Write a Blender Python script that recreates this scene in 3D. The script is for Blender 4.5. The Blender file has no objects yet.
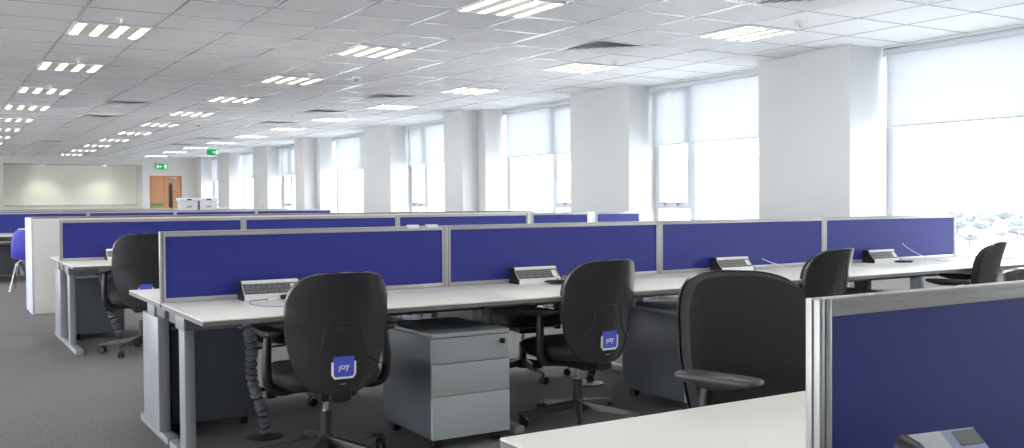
import bpy, bmesh, math, random
from mathutils import Vector, Matrix
random.seed(7)
S = bpy.context.scene
C = bpy.context.collection
PI = math.pi

# ------------------------------------------------------------------ materials
def srgb(r, g, b):
    f = lambda c: (c/12.92 if c <= .04045 else ((c+.055)/1.055)**2.4)
    return (f(r/255), f(g/255), f(b/255), 1)

def mat(name, col, rough=.5, metal=0., spec=.5, noise=0., nscale=40., bump=0., bscale=200., coat=0., sheen=0.):
    m = bpy.data.materials.new(name); m.use_nodes = True
    nt = m.node_tree; b = nt.nodes['Principled BSDF']
    b.inputs['Roughness'].default_value = rough
    b.inputs['Metallic'].default_value = metal
    b.inputs['Specular IOR Level'].default_value = spec
    b.inputs['Coat Weight'].default_value = coat
    b.inputs['Sheen Weight'].default_value = sheen
    b.inputs['Base Color'].default_value = col
    tc = nt.nodes.new('ShaderNodeTexCoord')
    n = nt.nodes.new('ShaderNodeTexNoise'); n.inputs['Scale'].default_value = nscale
    n.inputs['Detail'].default_value = 4
    nt.links.new(tc.outputs['Object'], n.inputs['Vector'])
    mr = nt.nodes.new('ShaderNodeMapRange')
    mr.inputs['To Min'].default_value = 1-noise; mr.inputs['To Max'].default_value = 1+noise
    nt.links.new(n.outputs['Fac'], mr.inputs['Value'])
    hs = nt.nodes.new('ShaderNodeHueSaturation'); hs.inputs['Color'].default_value = col
    nt.links.new(mr.outputs['Result'], hs.inputs['Value'])
    nt.links.new(hs.outputs['Color'], b.inputs['Base Color'])
    if bump:
        n2 = nt.nodes.new('ShaderNodeTexNoise'); n2.inputs['Scale'].default_value = bscale
        nt.links.new(tc.outputs['Object'], n2.inputs['Vector'])
        bp = nt.nodes.new('ShaderNodeBump'); bp.inputs['Strength'].default_value = bump
        bp.inputs['Distance'].default_value = .002
        nt.links.new(n2.outputs['Fac'], bp.inputs['Height'])
        nt.links.new(bp.outputs['Normal'], b.inputs['Normal'])
    return m

def emit(name, col, strength):
    m = bpy.data.materials.new(name); m.use_nodes = True
    nt = m.node_tree; nt.nodes.clear()
    e = nt.nodes.new('ShaderNodeEmission'); o = nt.nodes.new('ShaderNodeOutputMaterial')
    e.inputs['Color'].default_value = col; e.inputs['Strength'].default_value = strength
    nt.links.new(e.outputs[0], o.inputs[0])
    return m

WALL = mat('painted_wall', (.61, .61, .605, 1), .6, noise=.01)
NEARW = mat('grey_wall_paint', (.28, .28, .29, 1), .7, noise=.02)
WALLC = mat('cream_wall', (.87, .88, .78, 1), .6, noise=.01)
DOORWALL = mat('door_wall_paint', (.62, .61, .58, 1), .6, noise=.01)
TILE = mat('ceiling_tile', (.88, .88, .88, 1), .8, noise=.02, nscale=3, bump=.3, bscale=300)
TBAR = mat('ceiling_bar', (.56, .56, .58, 1), .22, spec=.8, noise=.01)
PVC = mat('window_frame_white', (.58, .60, .63, 1), .35, noise=.01)
BLUE = mat('blue_screen_fabric', (.019, .027, .225, 1), .55, spec=.42, noise=.12, nscale=250, bump=.2, bscale=900)
ALU = mat('silver_aluminium', (.46, .455, .44, 1), .4, metal=.4, noise=.03, nscale=8)
ALUD = mat('groove_dark', (.08, .075, .07, 1), .6)
STEEL = mat('grey_painted_steel', (.30, .31, .33, 1), .4, noise=.03, nscale=6)
STEELD = mat('dark_grey_beam', (.16, .16, .17, 1), .5, noise=.03)
DESK = mat('desk_laminate', (.82, .80, .75, 1), .38, noise=.015, nscale=4)
EDGE = mat('desk_edging', (.20, .19, .185, 1), .5, noise=.02)
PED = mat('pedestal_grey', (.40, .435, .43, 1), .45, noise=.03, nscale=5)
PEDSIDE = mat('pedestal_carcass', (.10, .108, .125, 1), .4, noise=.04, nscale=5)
BLACK = mat('black_plastic', (.017, .016, .017, 1), .42, noise=.1, nscale=30, bump=.15, bscale=500)
SHELL = mat('black_shell_plastic', (.028, .028, .031, 1), .25, spec=.75, noise=.06, nscale=20, bump=.12, bscale=700)
FABRIC = mat('black_chair_fabric', (.030, .026, .025, 1), .85, noise=.25, nscale=300, bump=.5, bscale=900)
PADM = mat('arm_pad_rubber', (.05, .045, .045, 1), .45, noise=.08)
SEAM = mat('seam_black', (.006, .006, .007, 1), .5)
BASEM = mat('dark_base_metal', (.045, .043, .045, 1), .35, metal=.3, noise=.06)
CHROME = mat('chrome', (.75, .76, .78, 1), .12, metal=1.)
SPINE = mat('spine_plastic', (.26, .27, .29, 1), .22, metal=.5, noise=.1)
WHITEP = mat('white_plastic', (.80, .80, .78, 1), .35, noise=.01)
CUPB = mat('cupboard_white', (.74, .73, .70, 1), .5, noise=.015, nscale=3)
CUPBEND = mat('cupboard_white_blue_lit', (.66, .70, .78, 1), .5, noise=.015, nscale=3)  # cupboard white tinted blue, bluish light from the left put into the colour
WOODTOP = mat('brown_cupboard_top', (.16, .085, .045, 1), .5, noise=.15, nscale=8)
CARDB = mat('card_blue', (.08, .12, .62, 1), .45, noise=.05)
SOCKF = mat('socket_front', (.15, .15, .155, 1), .3, noise=.1)
SOCK = mat('socket_panel', (.085, .085, .09, 1), .35, noise=.25, nscale=120)
TAN = mat('perforated_reflector', (.92, .86, .70, 1), .4, noise=.04, nscale=60)
VENTM = mat('vent_metal', (.55, .55, .55, 1), .5, noise=.03)
VENTD = mat('vent_dark', (.45, .45, .45, 1), .7)
PURPLE = mat('violet_seat_shell', (.10, .085, .62, 1), .45, noise=.05)
GREENM = mat('green_sign', (.0, .32, .10, 1), .5)
PHONEB = mat('phone_blue_grey', (.36, .42, .58, 1), .35, noise=.03)
PHONEW = mat('phone_pale', (.62, .66, .70, 1), .35, noise=.03)
SCREENG = mat('phone_display', (.20, .22, .22, 1), .2)
PAPER = mat('paper', (.82, .82, .82, 1), .6)
CABLEP = mat('lilac_cable', (.30, .25, .45, 1), .4)
CABLEW = mat('pale_cable', (.75, .76, .80, 1), .4)
CARD = mat('archive_box_card', (.76, .77, .80, 1), .7, noise=.02)
GREYL = mat('grey_label', (.35, .37, .40, 1), .6)
BRASS = mat('sensor_dull', (.42, .40, .36, 1), .4)
LAMP = emit('lamp_tube', (1, .97, .92, 1), 40)
SPOT = emit('downlight_lamp', (1, .95, .80, 1), 14.)
SIGNG = emit('exit_sign_green', srgb(20, 175, 90), .9)
SIGNW = emit('exit_sign_white', (.9, 1, .95, 1), 1.0)

def wood():
    m = mat('door_veneer', (.50, .235, .105, 1), .45)
    nt = m.node_tree; b = nt.nodes['Principled BSDF']
    tc = nt.nodes.new('ShaderNodeTexCoord'); mp = nt.nodes.new('ShaderNodeMapping')
    mp.inputs['Scale'].default_value = (14, 14, .8)
    n = nt.nodes.new('ShaderNodeTexNoise'); n.inputs['Scale'].default_value = 2.; n.inputs['Detail'].default_value = 6
    r = nt.nodes.new('ShaderNodeValToRGB')
    r.color_ramp.elements[0].color = (.40, .17, .07, 1); r.color_ramp.elements[1].color = (.60, .30, .145, 1)
    nt.links.new(tc.outputs['Object'], mp.inputs[0]); nt.links.new(mp.outputs[0], n.inputs['Vector'])
    nt.links.new(n.outputs['Fac'], r.inputs[0]); nt.links.new(r.outputs[0], b.inputs['Base Color'])
    return m
WOOD = wood()

def carpet():
    m = mat('carpet', (.15, .14, .135, 1), .95)
    nt = m.node_tree; b = nt.nodes['Principled BSDF']
    tc = nt.nodes.new('ShaderNodeTexCoord')
    n1 = nt.nodes.new('ShaderNodeTexNoise'); n1.inputs['Scale'].default_value = 70; n1.inputs['Detail'].default_value = 5
    n1.inputs['Roughness'].default_value = .8
    n2 = nt.nodes.new('ShaderNodeTexNoise'); n2.inputs['Scale'].default_value = 1.2
    r = nt.nodes.new('ShaderNodeValToRGB')
    r.color_ramp.elements[0].position = .33; r.color_ramp.elements[1].position = .67
    r.color_ramp.elements[0].color = (.085, .078, .076, 1); r.color_ramp.elements[1].color = (.31, .29, .285, 1)
    mx = nt.nodes.new('ShaderNodeMixRGB'); mx.blend_type = 'MULTIPLY'; mx.inputs[0].default_value = .25
    nt.links.new(tc.outputs['Object'], n1.inputs['Vector']); nt.links.new(tc.outputs['Object'], n2.inputs['Vector'])
    nt.links.new(n1.outputs['Fac'], r.inputs[0]); nt.links.new(r.outputs[0], mx.inputs[1])
    nt.links.new(n2.outputs['Fac'], mx.inputs[2]); nt.links.new(mx.outputs[0], b.inputs['Base Color'])
    bp = nt.nodes.new('ShaderNodeBump'); bp.inputs['Strength'].default_value = .6; bp.inputs['Distance'].default_value = .004
    nt.links.new(n1.outputs['Fac'], bp.inputs['Height']); nt.links.new(bp.outputs[0], b.inputs['Normal'])
    return m
CARPET = carpet()

def mixmat(name, build):
    m = bpy.data.materials.new(name); m.use_nodes = True
    nt = m.node_tree; nt.nodes.clear(); o = nt.nodes.new('ShaderNodeOutputMaterial')
    nt.links.new(build(nt), o.inputs[0]); return m
def _glass(nt):
    t = nt.nodes.new('ShaderNodeBsdfTransparent'); t.inputs[0].default_value = (.97, .98, .98, 1)
    g = nt.nodes.new('ShaderNodeBsdfGlossy'); g.inputs['Roughness'].default_value = .02
    x = nt.nodes.new('ShaderNodeMixShader'); x.inputs[0].default_value = .05
    nt.links.new(t.outputs[0], x.inputs[1]); nt.links.new(g.outputs[0], x.inputs[2]); return x.outputs[0]
GLASS = mixmat('window_glass', _glass)
def _blind(nt):
    d = nt.nodes.new('ShaderNodeBsdfDiffuse'); d.inputs[0].default_value = (.76, .77, .785, 1)
    tl = nt.nodes.new('ShaderNodeBsdfTranslucent'); tl.inputs[0].default_value = (.50, .515, .535, 1)
    tr = nt.nodes.new('ShaderNodeBsdfTransparent')
    x = nt.nodes.new('ShaderNodeMixShader'); x.inputs[0].default_value = .45
    y = nt.nodes.new('ShaderNodeMixShader'); y.inputs[0].default_value = .06
    nt.links.new(d.outputs[0], x.inputs[1]); nt.links.new(tl.outputs[0], x.inputs[2])
    nt.links.new(x.outputs[0], y.inputs[1]); nt.links.new(tr.outputs[0], y.inputs[2]); return y.outputs[0]
BLIND = mixmat('blind_fabric', _blind)
TREE = mat('tree_leaves', (.13, .14, .145, 1), .8, noise=.3, nscale=.1)
LAND = mat('pale_ground', (.62, .63, .65, 1), .9, noise=.2, nscale=.02)
BLDG = mat('building_cladding', (.62, .63, .64, 1), .7)
BGLS = mat('building_glazing', (.10, .14, .20, 1), .3)

# ------------------------------------------------------------------ geometry helpers
class MB:
    def __init__(s): s.bm = bmesh.new()
    def box(s, x0, x1, y0, y1, z0, z1, bev=0., seg=2, M=None):
        ve = [s.bm.verts.new((x, y, z)) for x in (x0, x1) for y in (y0, y1) for z in (z0, z1)]
        F = [(0, 1, 3, 2), (4, 6, 7, 5), (0, 4, 5, 1), (2, 3, 7, 6), (0, 2, 6, 4), (1, 5, 7, 3)]
        fs = [s.bm.faces.new([ve[i] for i in f]) for f in F]
        bmesh.ops.recalc_face_normals(s.bm, faces=fs)
        if M is not None: bmesh.ops.transform(s.bm, matrix=M, verts=ve)
        if bev:
            ed = list({e for f in fs for e in f.edges})
            bmesh.ops.bevel(s.bm, geom=ed, offset=bev, segments=seg, affect='EDGES', profile=.5)
        return s
    def ring(s, pts): return [s.bm.verts.new(p) for p in pts]
    def loft(s, rings, closed=True, cap=True):
        R = [s.ring(r) for r in rings]; fs = []
        n = len(R[0])
        for a, b in zip(R, R[1:]):
            for i in range(n if closed else n-1):
                j = (i+1) % n
                fs.append(s.bm.faces.new((a[i], a[j], b[j], b[i])))
        if cap:
            fs.append(s.bm.faces.new(list(reversed(R[0])))); fs.append(s.bm.faces.new(R[-1]))
        bmesh.ops.recalc_face_normals(s.bm, faces=fs)
        return s
    def cyl(s, p0, p1, r0, r1=None, n=16):
        r1 = r0 if r1 is None else r1
        p0 = Vector(p0); p1 = Vector(p1); d = (p1-p0).normalized()
        a = d.orthogonal().normalized(); b = d.cross(a)
        f = lambda p, r: [p+r*(math.cos(t)*a+math.sin(t)*b) for t in (2*PI*k/n for k in range(n))]
        return s.loft([f(p0, r0), f(p1, r1)])
    def tube(s, pts, r, n=8, rx=None):
        pts = [Vector(p) for p in pts]; rings = []; up = None
        for i, p in enumerate(pts):
            d = (pts[min(i+1, len(pts)-1)]-pts[max(i-1, 0)]).normalized()
            if up is None: up = d.orthogonal().normalized()
            up = (up-d*up.dot(d)).normalized(); b = d.cross(up)
            rr = r[i] if isinstance(r, (list, tuple)) else r
            rings.append([p+rr*(math.cos(t)*up+math.sin(t)*b) for t in (2*PI*k/n for k in range(n))])
        return s.loft(rings)
    def lathe(s, prof, n=24, c=(0, 0, 0)):
        return s.loft([[(c[0]+r*math.cos(2*PI*k/n), c[1]+r*math.sin(2*PI*k/n), c[2]+z) for k in range(n)] for r, z in prof])
    def grid(s, P):     # P rows of points, open sheet
        R = [s.ring(r) for r in P]; fs = []
        for a, b in zip(R, R[1:]):
            for i in range(len(a)-1): fs.append(s.bm.faces.new((a[i], a[i+1], b[i+1], b[i])))
        return s
    def slab(s, F, B):  # closed solid between two equal grids
        nr, nc = len(F), len(F[0])
        f = [s.ring(r) for r in F]; b = [s.ring(r) for r in B]; fs = []
        for i in range(nr-1):
            for j in range(nc-1):
                fs.append(s.bm.faces.new((f[i][j], f[i][j+1], f[i+1][j+1], f[i+1][j])))
                fs.append(s.bm.faces.new((b[i][j], b[i+1][j], b[i+1][j+1], b[i][j+1])))
        loop = [(0, j) for j in range(nc)]+[(i, nc-1) for i in range(1, nr)]+[(nr-1, j) for j in range(nc-2, -1, -1)]+[(i, 0) for i in range(nr-2, 0, -1)]
        for k in range(len(loop)):
            a, c = loop[k], loop[(k+1) % len(loop)]
            fs.append(s.bm.faces.new((f[a[0]][a[1]], b[a[0]][a[1]], b[c[0]][c[1]], f[c[0]][c[1]])))
        bmesh.ops.recalc_face_normals(s.bm, faces=fs)
        return s
    def build(s, name, m, parent=None, ang=40, subsurf=0):
        me = bpy.data.meshes.new(name); s.bm.to_mesh(me); s.bm.free()
        for p in me.polygons: p.use_smooth = True
        me.set_sharp_from_angle(angle=math.radians(ang))
        for k in (m if isinstance(m, (list, tuple)) else [m]): me.materials.append(k)
        o = bpy.data.objects.new(name, me); C.objects.link(o)
        if parent is not None: o.parent = parent
        if subsurf:
            md = o.modifiers.new('s', 'SUBSURF'); md.levels = md.render_levels = subsurf
        return o

def tag(o, label=None, cat=None, group=None, kind=None):
    if label: o['label'] = label
    if cat: o['category'] = cat
    if group: o['group'] = group
    if kind: o['kind'] = kind
    return o
def empty(name, loc=(0, 0, 0), rz=0., label=None, cat=None, group=None):
    o = bpy.data.objects.new(name, None); C.objects.link(o)
    o.empty_display_size = .1; o.location = loc; o.rotation_euler = (0, 0, rz)
    return tag(o, label, cat, group)
def dup(root, loc, rz=0., label=None, group=None):
    r = root.copy(); C.objects.link(r); r.location = loc; r.rotation_euler = (0, 0, rz)
    if label: r['label'] = label
    if group: r['group'] = group
    for ch in [o for o in bpy.data.objects if o.parent == root]:
        c = ch.copy(); C.objects.link(c); c.parent = r
        for g in [o for o in bpy.data.objects if o.parent == ch]:
            d = g.copy(); C.objects.link(d); d.parent = c
    return r
def text_mesh(name, s, size, m, parent, M, depth=.0004):
    cu = bpy.data.curves.new(name+'_c', 'FONT'); cu.body = s; cu.size = size; cu.align_x = 'CENTER'; cu.align_y = 'CENTER'
    cu.extrude = depth; cu.offset = .0008
    t = bpy.data.objects.new(name+'_t', cu); C.objects.link(t)
    dg = bpy.context.evaluated_depsgraph_get()
    me = bpy.data.meshes.new_from_object(t.evaluated_get(dg))
    bpy.data.objects.remove(t)
    me.transform(M); me.materials.clear(); me.materials.append(m)
    o = bpy.data.objects.new(name, me); C.objects.link(o); o.parent = parent
    return o
def struct(o): o['kind'] = 'structure'; return o

# ------------------------------------------------------------------ camera
f_px, yaw, pitch, roll, ZC = 970.05, .5452, .0245, -.0071, 1.2309
cy, sy = math.cos(yaw), math.sin(yaw)
fwd = Vector((sy*math.cos(pitch), cy*math.cos(pitch), -math.sin(pitch)))
right = Vector((cy, -sy, 0)); up = right.cross(fwd)
r2 = math.cos(roll)*right+math.sin(roll)*up; u2 = -math.sin(roll)*right+math.cos(roll)*up
cam = bpy.data.cameras.new('camera'); co = bpy.data.objects.new('camera', cam); C.objects.link(co)
M = Matrix((r2, u2, -fwd)).transposed().to_4x4(); M.translation = Vector((0, 0, ZC))
co.matrix_world = M
cam.sensor_fit = 'HORIZONTAL'; cam.sensor_width = 36; cam.lens = f_px/1024*36
cam.clip_start = .05; cam.clip_end = 3000
S.camera = co

# ------------------------------------------------------------------ room shell
XL, XR, YN, YF, H = -7.5, 8.0, -4.5, 34.0, 2.75
XO = 8.62                        # outer side of the window wall
SILL, HEAD = .62, 2.735
m = MB(); m.box(XL-.3, XO, YN-.3, YF+1.6, -.2, 0); struct(m.build('floor', CARPET))
m = MB(); m.box(XL-.3, XO, YN-.3, YF+1.6, H, H+.2); struct(m.build('ceiling', TILE))
TX, TY, TX0, TY0 = .632, .655, 1.10, 6.83
m = MB()
x = TX0-14*TX
while x < XR:
    m.box(x-.011, x+.011, YN, YF, H-.0035, H); x += TX
y = TY0-17*TY
while y < YF:
    m.box(XL, XR+.5, y-.009, y+.009, H-.003, H); y += TY
struct(m.build('ceiling_grid', TBAR))

starts = [-8.9, -5.05, -1.2, 2.65, 6.5, 10.19, 14.02, 17.86, 21.9, 25.97, 29.8, 33.3]
starts = [s_ for s_ in starts if s_ > -5.2]
PW = 1.36
m = MB()
for s_ in starts:
    m.box(XR, XO, max(s_, YN-.3), min(s_+PW, YF+.3), 0, H)
struct(m.build('wall_right', WALL))
m = MB()   # the low wall under the glass
m.box(XR+.02, XO, YN, YF, 0, SILL-.03)
struct(m.build('wall_right_spandrel', WALL))
m = MB(); m.box(XR-.02, XO, YN, YF, SILL-.03, SILL); struct(m.build('trim_1', PVC))
# round of square columns standing proud of the piers
cols = [(6.5, 7.2, 7.87), (14.27, 14.94, 7.70), (22.13, 22.80, 7.70), (-1.1, -.4, 7.75)]
for i, (a, b, xx) in enumerate(cols):
    m = MB(); m.box(xx, XR+.03, a-.0005, b, 0, H); struct(m.build('pillar', WALL))
# left, near and far walls
m = MB()
for k in range(11):
    y0 = -4.8+k*3.6; m.box(XL-.3, XL, y0, y0+1.0, 0, H)
m.box(XL-.3, XL, YN, YF, 0, .5)
struct(m.build('wall_left', WALL))
m = MB(); m.box(XL-.3, XO, YN-.3, YN, 0, H); struct(m.build('wall_near', NEARW))
AX0, AX1, AZ, AD = 2.14, 6.25, 2.49, 1.1      # alcove in the far wall
m = MB()
m.box(XL-.3, AX0, YF, YF+.3, 0, H); m.box(AX0, AX1, YF, YF+.3, AZ, H)
struct(m.build('wall_far', DOORWALL))
m = MB(); m.box(AX1, AX1+.22, YF-.02, YF+AD, 0, H); m.box(AX0-.2, AX0, YF+.3, YF+AD, 0, H); m.box(AX0-.2, AX1+.2, YF+.3, YF+AD, AZ, AZ+.1)
struct(m.build('wall_far_pillar', WALL))
m = MB(); m.box(AX0-.2, AX1+.2, YF+AD, YF+AD+.2, 0, H); struct(m.build('wall_alcove', WALLC))
m = MB(); m.box(AX0, AX1, YF+AD-.03, YF+AD, 1.14, 1.19); struct(m.build('trim_2', PVC))
DX0, DX1, DZ = 6.47, 7.47, 2.10
m = MB(); m.box(AX1+.2, DX0-.05, YF, YF+.3, 0, H); m.box(DX0-.05, DX1+.05, YF, YF+.3, DZ+.04, H); m.box(DX1+.05, XO, YF, YF+.3, 0, H)
struct(m.build('wall_door', DOORWALL))

# door: two leaves in a frame
dr = empty('door_1', (DX0, YF, 0)); struct(dr)
m = MB(); m.box(-.05, 0, 0, .12, 0, DZ+.04); m.box(1, 1.05, 0, .12, 0, DZ+.04); m.box(-.05, 1.05, 0, .12, DZ, DZ+.04); m.build('door_frame', WOOD, dr)
m = MB(); m.box(.003, .44, .03, .075, .005, DZ-.003, .002); lf = m.build('door_leaf', WOOD, dr)
m = MB(); m.box(.446, .60, .03, .075, .005, DZ-.003); m.box(.76, .997, .03, .075, .005, DZ-.003); m.box(.60, .76, .03, .075, 1.89, DZ-.003); m.box(.60, .76, .03, .075, .005, .8)
rf = m.build('door_leaf', WOOD, dr)
m = MB(); m.box(.60, .76, .047, .057, .8, 1.89); m.build('vision_panel', GLASS, rf)
m = MB(); m.box(.60, .615, .024, .03, .8, 1.89); m.box(.745, .76, .024, .03, .8, 1.89); m.build('glazing_bead', WOOD, rf)
m = MB(); m.box(.62, .88, -.03, .03, DZ-.07, DZ-.01, .006); m.build('door_closer', ALU, dr)
m = MB(); m.cyl((.82, .03, 1.62), (.82, .02, 1.62), .035); m.build('door_roundel', SCREENG, rf)
m = MB(); m.cyl((.48, .03, 1.0), (.48, -.02, 1.0), .02); m.cyl((.48, -.02, 1.0), (.60, -.02, 1.0), .011); m.build('door_handle', CHROME, rf)
m = MB(); m.box(.0, .43, .018, .03, 1.135, 1.215); sg = m.build('door_notice', SCREENG, lf)
m = MB(); m.box(.02, .41, .015, .018, 1.15, 1.20); m.build('green_band', GREENM, lf)
# unseen lobby box, roof and sides added to keep sky light out
m = MB(); m.box(DX0-.1, DX1+.1, YF+.9, YF+.95, 0, 2.4); m.box(DX0-.15, DX0-.1, YF+.3, YF+.95, 0, 2.4); m.box(DX1+.1, DX1+.15, YF+.3, YF+.95, 0, 2.4); m.box(DX0-.15, DX1+.15, YF+.3, YF+.95, 2.4, 2.45); struct(m.build('lobby_sky_block', DOORWALL))

# windows of the right wall
XG = 8.48
def window(i, y0, y1, mull, cas, blind_z):
    """mull: y of the mullion centre or None; cas: (a,b) casement span"""
    w = empty('window_%d' % i, (0, 0, 0)); struct(w)
    m = MB()
    z0, z1 = SILL, HEAD
    m.box(XG-.04, XG+.05, y0, y0+.07, z0, z1); m.box(XG-.04, XG+.05, y1-.07, y1, z0, z1)
    m.box(XG-.04, XG+.05, y0+.07, y1-.07, z0, z0+.06); m.box(XG-.04, XG+.05, y0+.07, y1-.07, z1-.06, z1)
    if mull: m.box(XG-.05, XG+.05, mull-.05, mull+.05, z0+.06, z1-.06)
    fr = m.build('window_frame', PVC, w)
    if cas:
        a, b = cas
        m = MB(); zt = 1.15
        m.box(XG-.06, XG+.03, a, b, zt-.045, zt+.045)
        m.box(XG-.055, XG+.02, a, a+.05, zt+.045, z1-.06); m.box(XG-.055, XG+.02, b-.05, b, zt+.045, z1-.06)
        m.box(XG-.055, XG+.02, a+.05, b-.05, z1-.11, z1-.06)
        m.build('casement_sash', PVC, w)
        for t in (.33, .72):
            yy = a+(b-a)*t
            m = MB(); m.box(XG-.085, XG-.06, yy-.05, yy+.05, zt+.02, zt+.035); m.cyl((XG-.08, yy, zt+.025), (XG-.08, yy, zt-.01), .014)
            m.build('window_stay', STEEL, w)
    m = MB(); m.box(XG-.003, XG+.003, y0+.05, y1-.05, z0+.05, z1-.05); m.build('pane', GLASS, w)
    return w
BL = []
wi = 0
kinds = {2.65: ('n',), }
for k, s_ in enumerate(starts[:-1]):
    y0, y1 = s_+PW, starts[k+1]
    if y1 < YN: continue
    wi += 1
    par = (k % 2)
    # alternate: opening light on the far side (even windows) or the near side
    if s_ in (6.5, 14.02, 21.9, 29.8, -1.2): mu = y1-.76; cas = (mu+.05, y1-.07)
    else: mu = y0+(.86 if s_ == 2.65 else 1.06); cas = (y0+.07, mu-.05)
    window(wi, y0, y1, mu, cas, 1.95)
    BL.append((y0, y1))
places = ['beside the right edge of the photo, over the nearest window', 'over the second window from the right', 'over the third window from the right', 'over the fourth window from the right', 'over the fifth window from the right', 'over the sixth window from the right', 'over the farthest window in view but one', 'over the farthest window by the door']
n_vis = 0
for (y0, y1) in BL:
    if y1 < 3: lab = 'white roller blind on a window behind the camera'; grp = 'blinds behind the camera'
    else: lab = 'half lowered white roller blind '+places[min(n_vis, 7)]; n_vis += 1; grp = 'roller blinds along the window wall'
    b = empty('roller_blind', (8.34, (y0+y1)/2, H-.05), 0, lab, 'blind', grp)
    L = (y1-y0)/2-.045
    m = MB(); m.cyl((0, -L, -.005), (0, L, -.005), .032); m.build('roller_tube', PVC, b)
    m = MB(); m.box(-.045, .045, -L-.012, L+.012, .03, .045); m.build('head_rail', WHITEP, b)
    m = MB(); m.slab([[(.033, -L+.03, -.01), (.033, L-.03, -.01)], [(.033, -L+.03, -.75), (.033, L-.03, -.75)]],
                     [[(.0345, -L+.03, -.01), (.0345, L-.03, -.01)], [(.0345, -L+.03, -.75), (.0345, L-.03, -.75)]]); m.build('blind_cloth', BLIND, b)
    m = MB(); m.box(.024, .044, -L+.03, L-.03, -.765, -.745, .004); m.build('bottom_bar', PVC, b)
    for sgn in (-1, 1):
        m = MB(); m.box(-.02, .02, sgn*(L+.004)-.006, sgn*(L+.004)+.006, -.05, .03); m.build('end_bracket', PVC, b)

# ------------------------------------------------------------------ ceiling fittings
def make_light():
    t = empty('ceiling_light', (0, 0, H), 0, 'x', 'ceiling light', 'recessed ceiling lights')
    w, d = TX/2-.012, TY/2-.011
    m = MB()   # rim
    m.box(-w, -w+.012, -d, d, -.018, -.001); m.box(w-.012, w, -d, d, -.018, -.001)
    m.box(-w+.012, w-.012, -d, -d+.012, -.018, -.001); m.box(-w+.012, w-.012, d-.012, d, -.018, -.001)
    m.build('frame', WHITEP, t)
    sw = (2*w-.024)/7
    for k in range(7):
        x0 = -w+.012+k*sw
        if k % 2:
            m = MB(); m.box(x0, x0+sw, -d+.012, d-.012, -.015, -.003); m.build('reflector', TAN, t)
        else:
            m = MB(); m.box(x0+.022, x0+sw-.022, -d+.014, d-.014, -.004, -.0015); lm = m.build('lamp', LAMP, t)
            m = MB()
            for j in range(1, 12):
                yy = -d+.012+j*(2*d-.024)/12; m.box(x0+.002, x0+sw-.002, yy-.003, yy+.003, -.017, -.003)
            m.box(x0+.0015, x0+.003, -d+.013, d-.013, -.016, -.003); m.box(x0+sw-.003, x0+sw-.0015, -d+.013, d-.013, -.016, -.003)
            bmesh.ops.remove_doubles(m.bm, verts=m.bm.verts, dist=.0001)
            m.build('louvre', VENTM, lm)
    return t
lt = make_light()
used = False
ordn = ['nearest', 'second nearest', 'third nearest', 'fourth nearest', 'fifth nearest', 'sixth nearest', 'seventh nearest', 'eighth nearest', 'ninth nearest', 'tenth nearest', 'eleventh nearest', 'twelfth nearest']
sensors = []
for cx, r0, nm in ((0, 1, 'left'), (4, 0, 'middle'), (8, 0, 'right'), (-4, 0, 'out'), (-8, 0, 'out')):
    X = TX0+(cx+.5)*TX; cnt = 0
    for r in range(-3, 11):
        Y = TY0-TY/2+r*4*TY
        if Y > YF-.6 or Y < YN+.5 or (nm == 'out' and Y < 5) or (r < r0 and Y < 1): continue
        if nm == 'out' or r < r0:
            lab = 'square recessed ceiling light outside the left or near edge of the photo'; g = 'ceiling lights out of view'
        else:
            lab = 'square four-strip ceiling light, %s of the %s column of lights' % (ordn[cnt], {'left': 'leftmost', 'middle': 'middle', 'right': 'window-side'}[nm]); cnt += 1; g = 'recessed ceiling lights'
        if not used: lt.location = (X, Y, H); lt['label'] = lab; lt['group'] = g; used = True
        else: dup(lt, (X, Y, H), 0, lab, g)
        if r >= r0 and nm != 'out' and Y < 26: sensors.append((X+.02, Y-.62, nm, cnt))
m = MB(); m.lathe([(.0, -.045), (.018, -.045), (.026, -.03), (.030, -.012), (.055, -.008), (.055, -.0005), (0, -.0005)][::-1], 16)
sn = None
for (X, Y, nm, cnt) in sensors:
    lab = 'small round ceiling sensor just before the %s light of the %s column' % (ordn[cnt-1], {'left': 'leftmost', 'middle': 'middle', 'right': 'window-side'}[nm])
    if sn is None:
        sn = empty('ceiling_sensor', (X, Y, H), 0, lab, 'sensor', 'small sensors beside the ceiling lights')
        m.build('sensor_base', WHITEP, sn)
        k = MB(); k.lathe([(0, -.05), (.012, -.048), (.017, -.044), (.017, -.0445), (0, -.0445)], 12); k.build('sensor_lens', BRASS, sn)
    else: dup(sn, (X, Y, H), 0, lab)
def detector(X, Y, lab):
    t = empty('smoke_detector', (X, Y, H), 0, lab, 'smoke detector', 'smoke detectors')
    m = MB(); m.lathe([(0, -.0005), (.055, -.0005), (.055, -.02), (.048, -.026), (0, -.026)], 20); m.build('detector_base', WHITEP, t)
    m = MB(); m.lathe([(0, -.026), (.036, -.026), (.036, -.048), (.026, -.058), (0, -.060)], 20); m.build('detector_head', BRASS, t)
detector(4.55, 11.14, 'smoke detector between the middle and window-side light columns, nearest one')
detector(4.56, 19.15, 'smoke detector hanging far down the middle of the ceiling')
detector(4.58, 27.3, 'tiny distant smoke detector near the far wall')

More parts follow.
